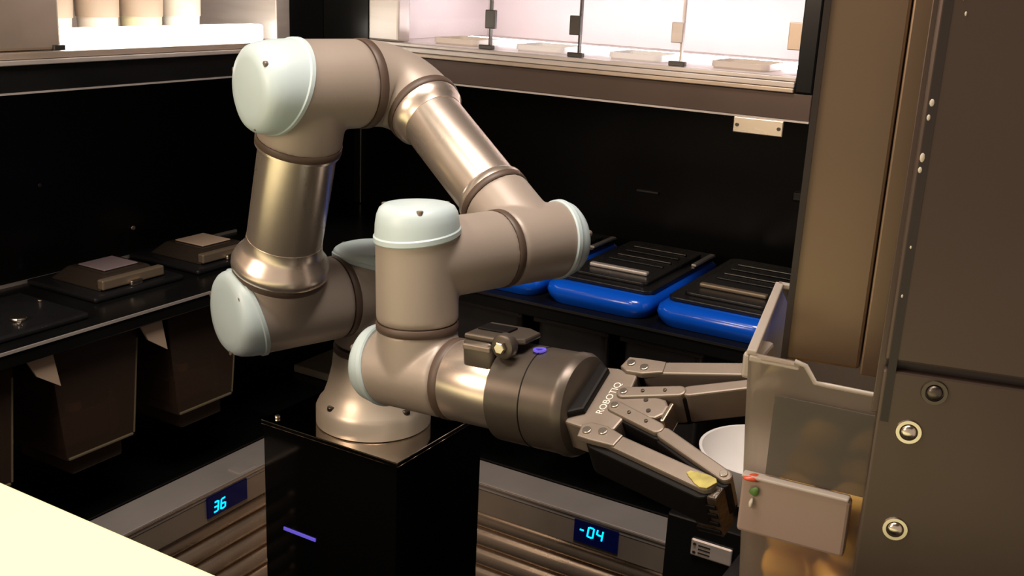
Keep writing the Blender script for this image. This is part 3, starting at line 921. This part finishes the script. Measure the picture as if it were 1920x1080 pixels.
# ================================================================== MACHINE ON THE RIGHT
PA = V((math.cos(R(12.5)), math.sin(R(12.5)), 0))
PB = V((-PA.y, PA.x, 0))
P0 = V((-0.0926, 0.5352, 0))
MF = frame(P0, PA, PB, (0, 0, 1))
t = thing('dispenser_machine', (0.05, 0.6, 0.0), 'brown steel machine with riveted panels and a chute above the translucent bin', 'machine')
ZJ = 1.366
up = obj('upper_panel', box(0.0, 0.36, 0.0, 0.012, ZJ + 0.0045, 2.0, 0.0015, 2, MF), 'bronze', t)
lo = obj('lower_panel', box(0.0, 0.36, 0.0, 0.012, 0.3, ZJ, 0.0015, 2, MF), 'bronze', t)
obj('joint_strip', box(0.001, 0.36, 0.005, 0.010, ZJ, ZJ + 0.0045, 0, 1, MF), 'groove', t)
obj('housing', box(0.050, 0.36, 0.0125, 0.32, 0.0, 2.0, 0, 1, MF), 'bronze', t)
for a_, z_, m_ in ((0.0255, 1.3575, 'screw_dark'), (0.0165, 1.3345, 'screw'), (0.0175, 1.2795, 'screw')):
    p = MF @ V((a_, 0, z_))
    w0 = obj('washer', lathe([(0.0045, 0), (0.0066, 0), (0.0062, 0.0012), (0.0045, 0.0012), (0.0045, 0)], p, -PB, 28), m_, lo, True, 40)
    obj('screw_head', lathe([(0, 0), (0.0040, 0), (0.0038, 0.0012), (0.0026, 0.0024), (0, 0.0028)], p, -PB, 24), m_, lo, True, 50)
# chute
CH = frame((-0.160, 0.596, 0), PA, PB, (0, 0, 1))
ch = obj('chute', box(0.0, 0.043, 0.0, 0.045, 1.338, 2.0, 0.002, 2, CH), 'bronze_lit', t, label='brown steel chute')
obj('chute_edge', box(-0.0015, 0.002, -0.002, 0.002, 1.338, 2.0, 0, 1, CH), 'groove', ch)
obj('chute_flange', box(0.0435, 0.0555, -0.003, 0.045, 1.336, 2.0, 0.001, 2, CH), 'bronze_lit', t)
# grooved return between flange and panel
q0 = CH @ V((0.0565, 0.0, 0))
q1 = P0
dq = (q1 - q0)
ln = dq.length
dq.normalize()
QF = frame(q0, dq, V((-dq.y, dq.x, 0)), (0, 0, 1))
obj('side_return', box(0.0, ln, 0.002, 0.006, 1.338, 2.0, 0, 1, QF), 'groove', t)
for k in (0.2, 0.55, 0.85):
    obj('guide_rail', box(ln * k, ln * k + 0.006, -0.003, 0.002, 1.34, 2.0, 0.0005, 2, QF), 'bronze', t)
# chipped paint on the panel edge
for k, (a_, z_, r_) in enumerate(((0.0035, 1.500, 0.0022), (0.003, 1.493, 0.0016), (0.0030, 1.474, 0.0022), (0.0028, 1.468, 0.0018), (0.010, 1.548, 0.0012), (0.012, 1.541, 0.001), (0.004, 1.43, 0.001), (0.0035, 1.405, 0.001))):
    p = MF @ V((a_, -0.0001, z_))
    r_ *= 0.55
    b = lathe([(0, 0), (r_, 0), (r_ * 0.7, 0.0004), (0, 0.0006)], p, -PB, 9)
    for v in b.verts:
        v.co.z = p.z + (v.co.z - p.z) * (1.6 + 0.2 * (k % 3))
    obj('paint_chip', b, 'chip', up)
# bracket that carries the bin
obj('bin_ledge', box(-0.20, 0.0, 0.535, 0.73, 1.135, 1.150, 0.002), 'black_matt', t)
obj('ledge_leg', box(-0.15, -0.09, 0.60, 0.66, 0.0, 1.135), 'black_matt', t)

# ================================================================== TRANSLUCENT BIN
ba = R(4.0)
BF = frame((-0.1655, 0.5505, 1.1505), (math.cos(ba), math.sin(ba), 0), (-math.sin(ba), math.cos(ba), 0), (0, 0, 1))
bw, bd, bh = 0.084, 0.148, 0.2035
t = thing('plastic_bin', BF.translation, 'tall translucent frosted bin holding golden fried food, beside the gripper fingers', 'bin')
b = bmesh.new()
tp = 0.012
zc = [0.0, 0.10, 0.185, bh]


def bq(x, y, z):
    k = tp * (1 - z / bh)
    return V((k + x * (bw - 2 * k) / bw, k * 0.6 + y * (bd - 1.6 * k) / bd, z))


def wall_quad(bm_, pts):
    vs = [bm_.verts.new(BF @ p) for p in pts]
    bm_.faces.new(vs)


# side, back and base as one shell, front wall with a rounded notch
NX = 14
front_top = []
for i in range(NX + 1):
    x = bw * i / NX
    if x < 0.026:
        z = bh
    elif x < 0.034:
        q = (x - 0.026) / 0.008
        z = bh - 0.010 * (1 - math.sqrt(max(0, 1 - q * q)))
    else:
        z = bh - 0.010
    front_top.append((x, z))
loF = [b.verts.new(BF @ bq(x, 0, 0)) for x, z in front_top]
hiF = [b.verts.new(BF @ bq(x, 0, z)) for x, z in front_top]
for i in range(NX):
    b.faces.new((loF[i], loF[i + 1], hiF[i + 1], hiF[i]))
loB = [b.verts.new(BF @ bq(x, bd, 0)) for x in (0, bw)]
hiB = [b.verts.new(BF @ (bq(x, bd, bh) + V((-0.020 if x == 0 else 0, 0, 0)))) for x in (0, bw)]
mdB = b.verts.new(BF @ bq(0, bd, bh - 0.035))
mdF = b.verts.new(BF @ bq(0, 0, bh - 0.035))
b.faces.new((loF[0], mdF, mdB, loB[0]))
b.faces.new((mdF, hiF[0], hiB[0], mdB))
b.faces.new((loF[-1], loB[1], hiB[1], hiF[-1]))
b.faces.new((loB[0], mdB, hiB[0], hiB[1], loB[1]))
b.faces.new(loF + [loB[1], loB[0]])
body = obj('body', b, 'frost', t)
md = body.modifiers.new('wall', 'SOLIDIFY')
md.thickness = 0.0022
md.offset = 1


def rim_seg(p, q, w=0.0028, h=0.0035):
    d = (q - p)
    l = d.length
    d.normalize()
    z = V((0, 0, 1))
    fr = frame(p, d, z.cross(d).normalized(), z)
    return box(-0.001, l + 0.001, -w, w, -h / 2, h / 2, 0.0008, 2, fr)


obj('rim', rim_seg(BF @ bq(0, 0, bh), BF @ (bq(0, bd, bh) + V((-0.020, 0, 0)))), 'frost_rim', t)
obj('rim', rim_seg(BF @ (bq(0, bd, bh) + V((-0.020, 0, 0))), BF @ bq(bw, bd, bh)), 'frost_rim', t)
obj('rim', rim_seg(BF @ bq(bw, bd, bh), BF @ bq(bw, 0, bh - 0.004)), 'frost_rim', t)
path = [BF @ (bq(x, 0, z) + V((0, -0.001, 0))) for x, z in front_top if x >= 0.024]
obj('notch_rim', sweep(path, [0.0014] * len(path), 10), 'frost_rim', t, True, 60)
obj('rim', rim_seg(BF @ bq(0, 0, bh - 0.003), BF @ bq(0.026, 0, bh - 0.003), 0.0022), 'frost_rim', t)
# recessed panel line and label holder on the front
obj('front_panel', box(0.016, bw - 0.014, -0.0036, -0.0024, 0.135, 0.183, 0.0004, 2, BF), 'frost_dark', t)
lh = obj('label_holder', box(0.004, bw - 0.020, -0.0085, 0.0002, 0.098, 0.132, 0.0018, 2, BF @ Matrix.Translation((0, 0.0015, 0))), 'label', t, label='pinkish label holder strip')
obj('holder_lip', box(0.004, bw - 0.021, -0.0090, -0.0015, 0.1322, 0.1342, 0.0008, 2, BF), 'frost_rim', lh)
def blob(name, c, r, sc, m, parent, seed):
    bb = bmesh.new()
    bmesh.ops.create_icosphere(bb, subdivisions=2, radius=r)
    rd = random.Random(seed)
    ph = [rd.uniform(0, 6.28) for _ in range(3)]
    for v in bb.verts:
        k = 1 + 0.16 * math.sin(v.co.x / r * 3 + ph[0]) + 0.12 * math.sin(v.co.y / r * 3 + ph[1])
        v.co = V((v.co.x * sc[0], v.co.y * sc[1], v.co.z * sc[2])) * k
    rot = Matrix.Rotation(rd.uniform(0, 3), 4, 'Z') @ Matrix.Rotation(rd.uniform(-0.5, 0.5), 4, 'X')
    bmesh.ops.transform(bb, matrix=Matrix.Translation(c) @ rot, verts=bb.verts[:])
    return obj(name, bb, m, parent, True, 80)
blob('red_residue', BF @ V((0.010, -0.007, 0.1325)), 0.004, (1.8, 0.7, 0.5), 'residue_red', lh, 1)
blob('green_residue', BF @ V((0.012, -0.0085, 0.125)), 0.003, (0.9, 0.4, 1.2), 'residue_green', lh, 2)
blob('white_residue', BF @ V((0.011, -0.0085, 0.118)), 0.0025, (0.8, 0.4, 1.2), 'chip', lh, 3)
obj('side_lug', box(-0.012, -0.0005, 0.030, 0.060, 0.176, 0.192, 0.002, 2, BF), 'frost_rim', t)

k = 0
for iz in range(5):
    for iy in range(3):
        for ix in range(2):
            c = BF @ V((0.029 + ix * 0.030, 0.026 + iy * 0.042, 0.0170 + iz * 0.0245))
            o = blob('fried_piece', c, 0.0140, (0.92, 1.12, 0.78), 'food', None, 20 + k)
            tag(o, 'golden fried food piece inside the translucent bin', 'food', 'fried pieces in the translucent bin')
            k += 1
